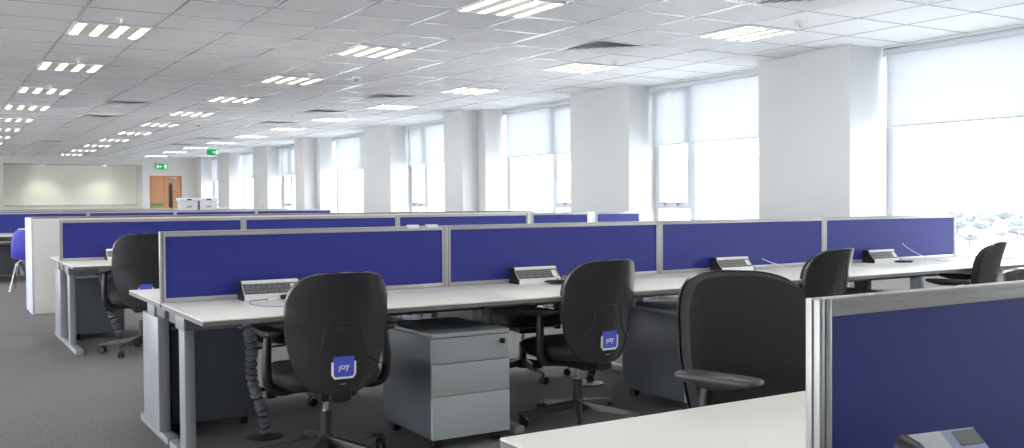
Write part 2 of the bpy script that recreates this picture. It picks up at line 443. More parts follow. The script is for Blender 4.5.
def make_vent():
    t = empty('ceiling_vent', (0, 0, H), 0, 'x', 'air vent', 'ceiling air vents')
    w, d = TX/2-.012, TY/2-.011
    def fr(k0, z0, k1, z1):
        a = [(-w*k0, -d*k0, z0), (w*k0, -d*k0, z0), (w*k0, d*k0, z0), (-w*k0, d*k0, z0)]
        b = [(-w*k1, -d*k1, z1), (w*k1, -d*k1, z1), (w*k1, d*k1, z1), (-w*k1, d*k1, z1)]
        return a, b
    m = MB(); a, b = fr(1, -.001, .97, -.006); m.loft([a, b], cap=False); a, b = fr(.97, -.006, .9, -.001); m.loft([a, b], cap=False); m.build('vent_frame', WHITEP, t)
    m = MB(); m.box(-w*.9, w*.9, -d*.9, d*.9, -.002, -.0005); m.build('vent_back', VENTD, t)
    for k in (.90, .70, .50, .30):
        m = MB(); a, b = fr(k, -.015, k-.19, -.004); a2 = [(x*.985, y*.985, z) for x, y, z in a]; b2 = [(x*.97, y*.97, z) for x, y, z in b]
        m.loft([a, b, b2, a2, a], cap=False); m.build('vent_blade', WHITEP, t)
    return t
vt = make_vent(); first = True
for X, Y, lab in ((TX0+7.5*TX, 5.19, 'white louvred air vent at the top edge of the photo, right of the centre light'), (TX0+7.5*TX, 7.82, 'white louvred air vent nearest before the second window'),
                  (TX0+7.5*TX, 13.05, 'louvred air vent midway down the window-side ceiling'), (TX0+7.5*TX, 15.67, 'louvred air vent behind the midway one on the window side'), (TX0+7.5*TX, 18.3, 'louvred air vent, third of the distant ones on the window side'),
                  (TX0+7.5*TX, 23.5, 'tiny louvred air vent before the hanging exit sign'), (TX0+7.5*TX, 26.1, 'tiny louvred air vent farthest on the window side'),
                  (TX0+2.5*TX, 15.67, 'dark slotted air vent between the left lights, nearer of two'), (TX0+2.5*TX, 18.3, 'dark slotted air vent between the left lights, farther of two'), (TX0+2.5*TX, 26.1, 'tiny air vent on the left near the alcove')):
    if first: vt.location = (X, Y, H); vt['label'] = lab; first = False
    else: dup(vt, (X, Y, H), 0, lab)

# alcove downlights
for X, w in ((3.29, 'left'), (5.16, 'right')):
    t = empty('downlight', (X, YF+.55, AZ), 0, 'round warm downlight in the alcove soffit, %s one' % w, 'downlight', 'alcove downlights')
    m = MB(); m.lathe([(.10, -.0005), (.11, -.0005), (.11, -.015), (.085, -.02), (.085, -.0005)], 20); m.build('trim_ring', WHITEP, t)
    m = MB(); m.lathe([(0, -.004), (.085, -.004), (.085, -.012), (0, -.014)], 20); m.build('lamp', SPOT, t)
    l = bpy.data.lights.new('downlight_beam', 'SPOT'); l.energy = 40; l.color = (1, .93, .78); l.spot_size = 2.2; l.spot_blend = .9; l.shadow_soft_size = .06
    lo = bpy.data.objects.new('downlight_beam', l); C.objects.link(lo); lo.location = (0, .05, -.06); lo.parent = t; lo.rotation_euler = (-.15, 0, 0)

# exit signs
def exit_sign(name, loc, lab, hang, arrow_right):
    t = empty(name, loc, 0, lab, 'exit sign')
    m = MB(); m.box(-.20, .20, -.02, .02, -.1, .1, .004); m.build('sign_case', STEEL, t)
    m = MB(); m.box(-.185, .185, -.023, -.0195, -.088, .088); pl = m.build('sign_face', SIGNG, t)
    def poly(pts, M=None):
        m.slab([[(p[0], -.0235, p[1]) for p in pts[:2]], [(pts[3][0], -.0235, pts[3][1]), (pts[2][0], -.0235, pts[2][1])]],
               [[(p[0], -.0255, p[1]) for p in pts[:2]], [(pts[3][0], -.0255, pts[3][1]), (pts[2][0], -.0255, pts[2][1])]])
    m = MB()  # running figure
    s_ = -1 if arrow_right else 1
    ox = -.11*s_*-1*-1
    def R_(a, b, c, d): poly([(ox+a*s_, c), (ox+b*s_, c), (ox+b*s_, d), (ox+a*s_, d)])
    m.cyl((ox, -.0255, .05), (ox, -.0235, .05), .017, n=12)
    poly([(ox-.012, .03), (ox+.018, .03), (ox+.012, -.02), (ox-.02, -.02)])
    poly([(ox-.02, -.02), (ox-.002, -.02), (ox-.03, -.07), (ox-.05, -.07)])
    poly([(ox-.002, -.02), (ox+.014, -.02), (ox+.04, -.06), (ox+.02, -.06)])
    poly([(ox-.05, .01), (ox-.01, .025), (ox-.01, .01), (ox-.05, -.005)])
    m.build('running_figure', SIGNW, pl)
    m = MB()  # arrow and doorway
    poly([(-.03, .012), (.03, .012), (.03, -.012), (-.03, -.012)])
    if arrow_right: poly([(.03, .04), (.07, .002), (.07, -.002), (.03, -.04)])
    else: poly([(-.07, .002), (-.03, .04), (-.03, -.04), (-.07, -.002)])
    m.build('arrow', SIGNW, pl)
    m = MB(); dx = .135 if arrow_right else .135
    poly([(dx-.035, .065), (dx+.035, .065), (dx+.035, -.07), (dx-.035, -.07)]); m.build('doorway_symbol', SIGNW, pl)
    if hang:
        for sx in (-.15, .15):
            m = MB(); m.cyl((sx, 0, .098), (sx, 0, hang), .006, n=8); m.build('hanger', ALU, t)
    return t
exit_sign('exit_sign', (6.85, YF-.021, 2.447), 'green running-figure exit sign on the wall above the wooden door', 0, False)
es = exit_sign('exit_sign', (6.56, 26.0, 2.555), 'green exit sign hanging from the ceiling before the far windows', (H-2.555)/.8, True); es.scale = (.8, .8, .8)

# ------------------------------------------------------------------ office furniture
W, D, ZD, ZT = 1.6, .8, .73, 1.087
X0 = 1.0
YA, YB, YD, YE, YG, Y0 = 5.037, 9.22, 17.75, 21.9, 26.2, .947

def make_screen(w, rail=.026):
    t = empty('desk_screen', (0, 0, 0), 0, 'x', 'desk screen', 'x')
    h = ZT-ZD; p = .0275; th = .013
    m = MB(); m.box(p, w-p, -.009, .009, .024, h-rail, .0); m.build('fabric_panel', BLUE, t)
    for s_, x0 in ((0, 0), (1, w-p)):
        m = MB()
        for xa, xb in ((x0+.0005, x0+p*.42), (x0+p*.56, x0+p-.0005)):
            for ya, yb in ((-th, -th*.14), (th*.14, th)):
                m.box(xa, xb, ya, yb, 0, h, .0012)
        m.box(x0+.004, x0+p-.004, -th+.004, th-.004, 0, h-.001)
        st = m.build('post', ALU, t)
        m = MB(); m.box(x0+p*.43, x0+p*.55, -th+.002, th-.002, .001, h-.003); m.box(x0+.002, x0+p-.002, -th*.13, th*.13, .001, h-.003); m.build('groove', ALUD, st)
    m = MB()
    m.box(p, w-p, -th, th, h-rail, h-rail*.45, .001); m.box(p, w-p, -th, th, h-rail*.35, h, .002); m.box(p, w-p, -th+.003, th-.003, h-rail*.5, h-rail*.3)
    m.build('top_rail', ALU, t)
    m = MB(); m.box(p, w-p, -th, th, .0, .024, .001); m.build('bottom_rail', ALU, t)
    return t

def make_desk(w, side):
    """side -1: user sits on the -Y side, +1: on the +Y side; local x 0..w, local y 0 = spine"""
    t = empty('bench_desk', (0, 0, 0), 0, 'x', 'desk', 'x')
    d = side
    def yb(a, b): a, b = sorted((a*d, b*d)); return a, b
    def bx(m, x0, x1, a, b, z0, z1, bev=0): y0, y1 = yb(a, b); m.box(x0, x1, y0, y1, z0, z1, bev)
    m = MB(); bx(m, .001, w-.001, 0.016, .858, ZD-.006, ZD, .001); m.build('desktop', DESK, t)
    m = MB(); bx(m, .0015, w-.0015, 0.017, .857, ZD-.025, ZD-.0065); m.build('edge_band', EDGE, t)
    m = MB(); bx(m, .03, w-.0, .375, .42, ZD-.095, ZD-.026); bx(m, .04, w, .08, .12, ZD-.085, ZD-.026); m.build('support_beam', STEELD, t)
    def leg(x):
        g = MB(); bx(g, x, x+.05, .26, .374, .045, ZD-.09, .006); lg = g.build('leg', STEEL, t)
        g = MB(); bx(g, x, x+.05, .05, .374, ZD-.088, ZD-.028, .006); g.build('cantilever_arm', STEELD, lg)
        g = MB(); bx(g, x-.012, x-.0005, .25, .424, ZD-.097, ZD-.026, .003); g.build('arm_cap', STEEL, lg)
        g = MB(); bx(g, x-.002, x+.058, .02, .72, .004, .045, .006); g.build('foot', ALU if False else STEEL, lg)
    leg(.03)
    return t
def wide_leg(t, x, d):
    a, b = sorted((.16*d, .56*d))
    m = MB(); m.box(x-.012, x+.045, a, b, .046, ZD-.09, .004); m.build('cable_leg_cover', STEEL, t)

def make_pedestal():
    t = empty('drawer_pedestal', (0, 0, 0), 0, 'x', 'drawer pedestal', 'drawer pedestals under the desks')
    w, d, z0, z1 = .44, .60, .055, .577
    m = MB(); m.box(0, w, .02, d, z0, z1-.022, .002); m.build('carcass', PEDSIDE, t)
    m = MB(); m.box(-.002, w+.002, .0, d+.002, z1-.021, z1, .003); m.build('top_panel', PED, t)
    hh = [(z0, .265), (.268, .425), (.428, z1-.024)]
    for k, (a, b) in enumerate(hh):
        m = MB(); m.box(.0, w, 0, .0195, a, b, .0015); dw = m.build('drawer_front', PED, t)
        if k == 2:
            m = MB(); m.cyl((w-.045, 0, b-.035), (w-.045, -.012, b-.035), .013, n=14); m.box(w-.048, w-.042, -.03, -.011, b-.047, b-.022, .002); m.build('lock_key', BLACK, dw)
    for x in (.05, w-.05):
        for y in (.06, d-.06):
            m = MB(); m.cyl((x-.02, y, .026), (x+.02, y, .026), .0255, n=14); m.box(x-.012, x+.012, y-.015, y+.015, .03, .0545); m.build('castor', BLACK, t)
    return t

def make_module():
    t = empty('power_module', (0, 0, 0), 0, 'x', 'power module', 'desk power modules')
    L = .31
    pr = [(0, 0), (-.108, 0), (-.106, .028), (-.098, .031), (-.056, .078), (-.060, .084), (-.047, .097), (0, .094)]
    m = MB(); m.loft([[(x, y, z) for y, z in pr] for x in (.006, L-.006)]); m.build('body', WHITEP, t)
    for x in (0, L-.006):
        m = MB(); m.loft([[(x+a, y*1.02-.001, z) for y, z in pr] for a in (0, .006)]); m.build('end_cap', BLACK, t)
    n = Vector((0, -.052, .046)).normalized()
    m = MB(); o1 = Vector((0, -.098, .031)); o2 = Vector((0, -.056, .078))
    nn = Vector((0, -(o2.z-o1.z), (o2.y-o1.y))).normalized()
    F = [[(x, *(p+nn*.002)[1:]) for x in (.012, L-.012)] for p in (o1, o2)]; B = [[(x, *(p-nn*.002)[1:]) for x in (.012, L-.012)] for p in (o1, o2)]
    m.slab(F, B); sp = m.build('socket_strip', SOCK, t)
    for k in range(4):
        x = .022+k*.058; m = MB()
        e1 = o1.lerp(o2, .12); e2 = o1.lerp(o2, .88)
        m.slab([[(xx, *(p+nn*.004)[1:]) for xx in (x, x+.048)] for p in (e1, e2)], [[(xx, *(p+nn*.0015)[1:]) for xx in (x, x+.048)] for p in (e1, e2)])
        so = m.build('socket', SOCKF, t)
        m = MB()
        for fx, fu in ((.5, .72), (.3, .35), (.7, .35)):
            c = e1.lerp(e2, fu); a = e1.lerp(e2, fu+.14)
            m.slab([[(xx, *(p+nn*.0048)[1:]) for xx in (x+.048*fx-.004, x+.048*fx+.004)] for p in (c, a)], [[(xx, *(p+nn*.0035)[1:]) for xx in (x+.048*fx-.004, x+.048*fx+.004)] for p in (c, a)])
        m.build('socket_slots', SEAM, so)
    m = MB(); e1 = o1.lerp(o2, .15); e2 = o1.lerp(o2, .85)
    m.slab([[(xx, *(p+nn*.004)[1:]) for xx in (.258, .29)] for p in (e1, e2)], [[(xx, *(p+nn*.0015)[1:]) for xx in (.258, .29)] for p in (e1, e2)])
    m.build('data_outlet', WHITEP, t)
    return t

# chair ---------------------------------------------------------------------
def lerp_prof(P, v):
    for (a, x), (b, y) in zip(P, P[1:]):
        if v <= b: 
            t = (v-a)/(b-a); t = t*t*(3-2*t) if False else t
            return x+(y-x)*t
    return P[-1][1]
ZB0, ZB1 = .375, .905
def back_w(v): return lerp_prof([(0, .172), (.1, .188), (.25, .212), (.45, .235), (.6, .243), (.8, .241), (.9, .234), (1, .224)], v)
def back_y(u, v):
    base = lerp_prof([(0, -.245), (.12, -.262), (.3, -.268), (.5, -.276), (.75, -.302), (1, -.345)], v)
    return base+.115*u*u*(.6+.4*v)
def shape_grid(nu, nv, inset=0., dy=0., n=4.2):
    P = []
    for j in range(nv+1):
        q = math.cos(PI*j/nv); v = .5-.5*q
        nn = 5.6 if v > .5 else 5.0; k = max((1-min(1, abs(q))**nn)**(1/nn), .03)
        w = (back_w(v)-inset)*k; row = []
        for i in range(nu+1):
            u = math.sin(PI/2*(-1+2*i/nu))
            z = ZB0+inset+(ZB1-ZB0-2*inset)*v
            z += (.016 if v > .5 else -.012)*(1-(u*k)**2)*abs(q)**4
            row.append((u*w, back_y(u*k, v)+dy, z))
        P.append(row)
    return P
def surf(x, z, off):
    v = min(max((z-ZB0)/(ZB1-ZB0), 0), 1); u = max(-1, min(1, x/back_w(v)))
    return Vector((x, back_y(u, v)+off, z))

def make_chair(with_tag=True):
    t = empty('office_chair', (0, 0, 0), 0, 'x', 'office chair', 'x')
    # shell and cushion
    F = shape_grid(24, 52, 0, .016); B = shape_grid(24, 52, .004, .0)
    m = MB(); m.slab(F, B); sh = m.build('back_shell', SHELL, t, 50)
    F = shape_grid(24, 52, .016, .052); B = shape_grid(24, 52, .006, .0165)
    m = MB(); m.slab(F, B); m.build('back_cushion', FABRIC, t, 50)
    # raised lower cover, its seam
    path = [(-.222, .475), (-.16, .505), (-.112, .54), (-.096, .58), (-.084, .655), (-.070, .678), (.070, .678), (.084, .655), (.096, .58), (.112, .54), (.16, .505), (.222, .475)]
    dense = []
    for (a, b), (c, d) in zip(path, path[1:]):
        for q in range(5): dense.append(surf(a+(c-a)*q/5, b+(d-b)*q/5, -.0005))
    dense.append(surf(*path[-1], -.0005))
    m = MB(); m.tube(dense, .0028, 6); m.build('cover_seam', SEAM, sh)
    m = MB()
    m.slab([[surf(x, z, -.003) for x in (-.014, .014)] for z in (.412, .4155)], [[surf(x, z, .001) for x in (-.014, .014)] for z in (.412, .4155)]); m.build('maker_mark', GREYL, sh)
    if with_tag:
        cx, cz, s_ = 0.0, .490, .048
        c0 = surf(cx, cz, 0); 
        def T(x, z, o): 
            p = surf(cx, cz+z, 0); return (cx+x, p.y-o, cz+z)
        m = MB()
        m.slab([[T(x, z, .010) for x in (-s_, s_)] for z in (-.030, .050)], [[T(x, z, .006) for x in (-s_, s_)] for z in (-.030, .050)])
        m.slab([[T(x, z, .010) for x in (-s_*w, s_*w)] for z, w in ((-.040, .84), (-.030, 1))], [[T(x, z, .006) for x in (-s_*w, s_*w)] for z, w in ((-.040, .84), (-.030, 1))])
        cd = m.build('tag_card', CARDB, t)
        pts = [(-s_-.004, .026), (-s_-.004, -.030), (-s_*.86, -.046), (s_*.86, -.046), (s_+.004, -.030), (s_+.004, .026)]
        m = MB(); m.tube([T(x, z, .008) for x, z in pts], .0055, 8); m.build('tag_holder', WHITEP, t)
        Mx = Matrix.Translation(Vector((cx, c0.y-.0106, cz+.006))) @ Matrix.Rotation(math.radians(90+(-4)), 4, 'X')
        text_mesh('lettering', 'joy', .042, PAPER, cd, Mx)
    # seat
    rings = []
    def se(w, d, z, n=4., yo=.045):
        R = []
        for k in range(40):
            a = 2*PI*k/40; c, s2 = math.cos(a), math.sin(a)
            R.append((w*math.copysign(abs(c)**(2/n), c), yo+d*math.copysign(abs(s2)**(2/n), s2), z))
        return R
    m = MB(); m.loft([se(.19, .19, .395), se(.235, .235, .402), se(.245, .245, .425), se(.24, .24, .447), se(.215, .215, .46), se(.1, .1, .462)]); m.build('seat', FABRIC, t, 60)
    m = MB(); m.loft([se(.20, .20, .372), se(.225, .225, .384), se(.23, .23, .399)]); m.build('seat_pan', BLACK, t)
    # mechanism
    m = MB(); m.box(-.075, .075, -.16, .12, .318, .374, .012); m.box(-.035, .035, -.235, -.12, .325, .365, .01)
    m.box(-.05, .05, -.236, -.20, .33, .42, .012); mc = m.build('tilt_mechanism', BLACK, t)
    m = MB(); m.cyl((-.075, .02, .345), (-.235, .02, .345), .007, n=8); m.lathe([(0, -.02), (.02, -.02), (.024, -.01), (.024, .01), (.02, .02), (0, .02)], 14, (0, 0, 0)) if False else None
    m.cyl((-.235, .02, .345), (-.275, .02, .345), .020, .023); m.build('tension_knob', BLACK, t)
    m = MB(); m.cyl((.075, .06, .345), (.26, .07, .335), .006, n=8); m.box(.24, .30, .05, .09, .328, .342, .005); m.build('height_lever', BLACK, t)
    m = MB(); m.cyl((0, 0, .07), (0, 0, .25), .027); m.build('gas_column', BASEM, t)
    m = MB(); m.cyl((0, 0, .25), (0, 0, .32), .015); m.build('piston', CHROME, t)
    # five-star base
    m = MB(); m.lathe([(0, .068), (.040, .068), (.046, .09), (.042, .125), (.03, .14), (0, .14)], 20)
    for k in range(5):
        a = 2*PI*k/5+PI/10; c, s2 = math.cos(a), math.sin(a)
        def rg(r, w, z0, z1): 
            return [(r*c-s2*x, r*s2+c*x, z) for x, z in ((-w, z0), (w, z0), (w*.75, z1-.004), (w*.4, z1), (-w*.4, z1), (-w*.75, z1-.004))]
        m.loft([rg(.03, .026, .085, .132), rg(.14, .021, .078, .116), rg(.27, .018, .070, .096), rg(.330, .016, .064, .084), rg(.343, .010, .064, .078)])
    m.build('star_base', BASEM, t)
    for k in range(5):
        a = 2*PI*k/5+PI/10; x, y = .325*math.cos(a), .325*math.sin(a); b = a+.9+k
        dx, dy = math.cos(b), math.sin(b); ex, ey = -dy, dx
        x2, y2 = x+dx*.012, y+dy*.012
        m = MB()
        for sg in (-1, 1): m.cyl((x2+ex*sg*.006, y2+ey*sg*.006, .0285), (x2+ex*sg*.024, y2+ey*sg*.024, .0285), .028, .025, n=16)
        m.cyl((x, y, .03), (x, y, .075), .008, n=8); m.build('castor', BLACK, t)
    # arms
    for sg in (-1, 1):
        m = MB()
        P = [(sg*.10, -.02, .372), (sg*.20, -.03, .362), (sg*.255, -.035, .372), (sg*.283, -.04, .41), (sg*.288, -.045, .48), (sg*.285, -.045, .56), (sg*.280, -.04, .622)]
        sub = []
        for i in range(len(P)-1):
            p0 = Vector(P[max(i-1, 0)]); p1 = Vector(P[i]); p2 = Vector(P[i+1]); p3 = Vector(P[min(i+2, len(P)-1)])
            for q in range(4):
                u = q/4; sub.append(.5*((2*p1)+(p2-p0)*u+(2*p0-5*p1+4*p2-p3)*u*u+(3*p1-p0-3*p2+p3)*u**3))
        sub.append(Vector(P[-1])); m.tube(sub, [.017+.006*math.sin(PI*min(1, i/len(sub))) for i in range(len(sub))], 10)
        ar = m.build('arm', BLACK, t)
        m = MB(); prof = []
        for z, w, l in ((.612, .020, .05), (.630, .040, .128), (.638, .046, .146), (.648, .046, .146), (.653, .042, .141)):
            R = []
            for k in range(28):
                a = 2*PI*k/28; c, s2 = math.cos(a), math.sin(a)
                R.append((sg*.275+w*math.copysign(abs(c)**.42, c), .005+l*math.copysign(abs(s2)**.42, s2), z))
            prof.append(R)
        m.loft(prof); m.build('arm_pad', PADM, ar, 50)
    return t

def make_spine():
    """cable spine: chain of vertebrae from the desk underside to a floor plate"""
    t = empty('cable_spine', (0, 0, 0), 0, 'x', 'cable spine', 'cable spines under the desks')
    N = 18
    for k in range(N):
        u = k/(N-1)
        def P(u): 
            return Vector((.02*math.sin(u*7)+.16*(1-u)**1.2*1.0-.0, .45*(1-u)**1.6*1.0-.0, .03+(ZD-.09-.03)*(u)))
        def Q(u): w = 1-u; return Vector((.22*w+.012*math.sin(u*9), .47*w**.85, .02+(.62)*u))
        a = Q(u); b = Q(min(1, u+.046)); d = (b-a) if (b-a).length > 1e-5 else Vector((0, 0, .03))
        d.normalize(); s_ = Vector((1, 0, 0)); s_ = (s_-d*s_.dot(d)).normalized(); n = d.cross(s_)
        rot = .5*math.sin(k*1.7); s2 = s_*math.cos(rot)+n*math.sin(rot); n2 = d.cross(s2)
        def rg(o, w, th): c = a+d*o; return [c+s2*w*x+n2*th*y for x, y in ((-1, -.5), (-.5, -1), (.5, -1), (1, -.5), (1, .5), (.5, 1), (-.5, 1), (-1, .5))]
        L = .024+.006*math.sin(k*2.3)
        m = MB(); m.loft([rg(0, .016, .014), rg(L*.25, .024, .020), rg(L*.9, .030, .024), rg(L, .022, .018)]); m.build('vertebra', SPINE, t)
    m = MB(); m.loft([[(.22+r*math.cos(2*PI*k/24), .47+r*math.sin(2*PI*k/24), z) for k in range(24)] for r, z in ((.095, .001), (.095, .008), (.05, .018))]); m.build('floor_plate', BASEM, t)
    m = MB(); m.box(-.04, .04, -.03, .03, .64, .648); m.build('desk_bracket', SPINE, t)
    return t

# --- rows
rowname = {'A': 'the nearest full desk row', 'B': 'the second desk row', 'D': 'the third desk row', 'E': 'the fourth desk row', 'F': 'the farthest desk row', '0': 'the foreground desk row'}
nth = ['leftmost', 'second from left', 'third from left', 'fourth from left', 'fifth from left']
sc_proto = {}
def screen(x, y, w, lab, grp):
    k = round(w, 3)
    if k not in sc_proto:
        s_ = make_screen(w); sc_proto[k] = s_; s_.location = (x, y, ZD); s_['label'] = lab; s_['group'] = grp; return s_
    return dup(sc_proto[k], (x, y, ZD), 0, lab, grp)
for k in range(4): screen(X0+k*W, YA, W, 'blue fabric desk screen on %s, %s' % (rowname['A'], nth[k]), 'screens on the nearest full row')
for k in range(3): screen(X0+k*W, YB, W, 'blue fabric desk screen on %s, %s' % (rowname['B'], nth[k]), 'screens on the second row')
screen(TX0+7.5*TX, YB, .80, 'short blue screen on the second desk row, left of the white gap', 'screens on the second row')
screen(6.73, YB, .67, 'short blue screen at the window end of the second desk row', 'screens on the second row')
xs = [-.6, .95, 2.38, 3.80, 5.25, 6.7]
for k, (a, b) in enumerate(zip(xs, xs[1:])): screen(a, YD, round(b-a, 2), 'blue fabric desk screen on %s, %s' % (rowname['D'], nth[k]), 'screens on the third row')
for k in range(5): screen(-.8+k*W, YE, W, 'distant blue desk screen on %s, %s' % (rowname['E'], nth[k]), 'screens on the fourth row')
for k in range(5): screen(-1+k*W, YG, W, 'distant blue desk screen on %s, %s' % (rowname['F'], nth[k]), 'screens on the farthest row')
screen(1.083, Y0+.013, W, 'blue fabric screen in the right foreground, behind the desk phone', 'foreground screens')
screen(1.083+W, Y0+.013, W, 'foreground screen beyond the right edge of the photo, beside the blue one', 'foreground screens')
# white link post in the second row gap
lp = empty('screen_link_post', (6.642, YB, ZD), 0, 'white post filling the gap between two short blue screens', 'post')
m = MB(); m.box(-.03, .04, -.014, .014, 0, ZT-ZD+.004, .002); m.box(-.03, .04, -.04, .04, .0005, .005); m.build('post_body', WHITEP, lp)
m = MB(); m.box(.041, .082, -.014, .014, .22, ZT-ZD+.004, .002); m.build('post_flag', WHITEP, lp)
# small white pieces over the top rail of the nearest row's first screen
for X, w in ((2.39, 'left'), (2.51, 'right')):
    t = empty('screen_top_piece', (X, YA, ZT), 0, 'small white piece on top of the leftmost nearest-row screen, %s one' % w, 'clip', 'white pieces on the screen')
    m = MB(); m.box(-.033, .033, -.0155, .0155, .0003, .007, .001); m.box(-.033, .033, -.0155, -.0135, -.012, .0003); m.box(-.033, .033, .0135, .0155, -.012, .0003); m.build('piece_body', PAPER, t)

dp = {-1: make_desk(W, -1), 1: make_desk(W, 1)}
usedd = {-1: False, 1: False}
def desk(x, y, side, lab, grp):
    if not usedd[side]:
        usedd[side] = True; d = dp[side]; d.location = (x, y, 0); d['label'] = lab; d['group'] = grp; return d
    return dup(dp[side], (x, y, 0), 0, lab, grp)
wl = []
for r, y, sides, n, xs0 in (('A', YA, (-1, 1), 4, X0), ('B', YB, (-1, 1), 4, X0), ('D', YD, (-1, 1), 5, -.8), ('E', YE, (-1,), 5, -.8), ('F', YG, (-1,), 5, -1), ('0', Y0-.05, (-1, 1), 4, 1.03)):
    for sd in sides:
        for k in range(n):
            sdn = 'near side' if sd < 0 else 'far side'
            d = desk(xs0+k*W, y, sd, 'white-topped desk on the %s of %s, %s' % (sdn, rowname[r], nth[k]), 'desks of '+rowname[r])
            if k == 0 and r in 'AB' and sd > 0: wl.append(d)
            if k == n-1:
                g = MB(); a, b = sorted((.26*sd, .37*sd)); g.box(W-.08, W-.03, a, b, .045, ZD-.09, .006); a, b = sorted((.05*sd, .37*sd)); g.box(W-.08, W-.03, a, b, ZD-.088, ZD-.028, .006); a, b = sorted((.02*sd, .72*sd)); g.box(W-.085, W-.025, a, b, .004, .045, .006); g.build('end_leg', STEEL, d)

for d in wl: wide_leg(d, .03, 1)
pd = make_pedestal(); fp = True
def pedestal(x, y, rz, lab):
    global fp
    if fp: fp = False; pd.location = (x, y, 0); pd.rotation_euler = (0, 0, rz); pd['label'] = lab; return
    dup(pd, (x, y, 0), rz, lab)
pedestal(2.11, 4.24, 0, 'grey three-drawer pedestal with a key, beside the nearest tagged chair')
pedestal(3.74, 4.24, 0, 'dark grey pedestal between the second tagged chair and the armchair in front')
pedestal(1.545, 5.90, PI, 'grey pedestal seen from behind at the left end of the nearest row')
pedestal(1.56, 10.05, PI, 'grey pedestal seen from behind at the left end of the second row')
pedestal(1.35, 18.62, PI, 'dark grey pedestal under the third desk row, left of the violet chair')
pedestal(.80, 18.6, PI, 'dark grey pedestal at the left photo edge under the third desk row')
pedestal(5.34, 4.26, 0, 'grey pedestal under the third near-side desk, mostly hidden by the armchair')

pmd = make_module(); fm = True
def module(x, y, lab):
    global fm
    if fm: fm = False; pmd.location = (x, y, ZD); pmd['label'] = lab; return
    dup(pmd, (x, y, ZD), 0, lab)
module(1.375, YA-.035, 'white power module with dark sockets behind the nearest tagged chair')
module(3.01, YA-.035, 'white power module left of the second tagged chair')
module(4.63, YA-.035, 'white power module just above the big armchair in front')
module(6.20, YA-.035, 'white power module near the window end of the nearest row')
module(1.36, YB-.035, 'white power module beside the dark chair on the second row')
module(1.30, YD-.035, 'small white power module behind the violet chair')

# --- chairs
ch = make_chair(True); fc = True
def chair(x, y, deg, lab, grp='black office chairs'):
    global fc
    rz = math.radians(deg)
    if fc: fc = False; ch.location = (x, y, 0); ch.rotation_euler = (0, 0, rz); ch['label'] = lab; ch['group'] = grp; return ch
    return dup(ch, (x, y, 0), rz, lab, grp)
chair(1.605, 4.35, -3, 'black office chair with blue tag nearest the left, back to us')
chair(3.06, 4.36, 3, 'black office chair with blue tag in the middle, beside the three-drawer pedestal')
chair(4.83, 4.38, 9, 'black office chair seen from its side behind the foreground screen, left of two')
chair(6.40, 4.35, 26, 'black office chair at the right before the window, by the last near-side desk')
cB = chair(1.525, 8.40, -4, 'dark office chair at the second row, blue tag just above a desk corner'); cB.scale = (1, 1, 1.075)
chair(2.03, 5.90, 168, 'black chair under the far side of the leftmost nearest-row desk')
chair(3.55, 5.72, 172, 'black chair on the far side of the desk, seen behind the three-drawer pedestal')
c3 = chair(2.285, 2.13, 169, 'large black armchair facing us across the foreground desk'); c3.scale = (1.10, 1.08, 1.07)
for arm in [o for o in bpy.data.objects if o.parent == c3 and o.name.startswith('arm')]:
    for pad in [o for o in bpy.data.objects if o.parent == arm]:
        sg = 1 if pad.data.vertices[0].co.x > 0 else -1
        arm.location.x = -.05*sg
        c = Vector((sg*.275, .005, .63))
        pad.matrix_basis = Matrix.Translation(c) @ Matrix.Rotation(math.radians(26*sg), 4, 'Z') @ Matrix.Diagonal((1, .88, 1, 1)) @ Matrix.Translation(-c)
chair(3.99, 2.10, 180, 'black chair showing only its top at the right photo edge')

sp = make_spine(); sp.location = (1.29, 4.53, 0); sp['label'] = 'segmented cable spine standing left of the nearest tagged chair'
dup(sp, (1.24, 8.62, 0), 0, 'segmented cable spine beside the chair of the second row')
dup(sp, (1.20, 17.1, 0), 0, 'small dark cable spine left of the violet chair')
dup(sp, (3.56, 4.78, 0), 0, 'dark cable spine between the middle tagged chair and dark pedestal')

# --- cupboards
def make_cupboard(w):
    t = empty('cupboard', (0, 0, 0), 0, 'x', 'cupboard', 'x')
    d, h = .75, 1.066
    m = MB(); m.box(.0005, w-.0005, .02, d, .0, h-.022); m.build('carcass', CUPB, t)
    for a, b in ((.001, w/2-.0008), (w/2+.0008, w-.001)):
        m = MB(); m.box(a, b, 0, .0195, .012, h-.002, .0015); dr_ = m.build('door', CUPB, t)
    m = MB(); m.box(.0005, w-.0005, .0205, d-.012, h-.0215, h+.007, .001); m.build('top_board', WOODTOP, t)
    m = MB(); m.box(.0005, w-.0005, d-.0115, d, h-.0215, h+.009, .001); m.build('back_rim', CUPB, t)
    return t
cb = make_cupboard(.82); cb.location = (1.03, 11.9, 0); cb['label'] = 'white cupboard at the left end of the cupboard row, its blue-lit end showing'; cb['group'] = 'white cupboards behind the second row'
m = MB(); m.box(-.018, -.0005, .0, .75, 0, 1.070, .001); m.build('end_panel', CUPBEND, cb)
cb2 = make_cupboard(.82); cb2.location = (1.03+.82, 11.9, 0); cb2['label'] = 'white brown-topped cupboard in the row behind the second desks, second from left'; cb2['group'] = 'white cupboards behind the second row'
cnth = ['', '', 'third from left', 'fourth from left', 'fifth from left', 'sixth from left', 'seventh from left', 'eighth from left, by the windows']
for k in range(2, 8): dup(cb2, (1.03+.82*k, 11.9, 0), 0, 'white brown-topped cupboard in the row behind the second desks, '+cnth[k])
for k in range(3): dup(cb2, (3.9+.82*k, 20.2, 0), 0, ['white cupboard left of the two archive boxes', 'white cupboard under the two archive boxes', 'white cupboard right of the two archive boxes'][k]+', far down the room', 'far white cupboards')

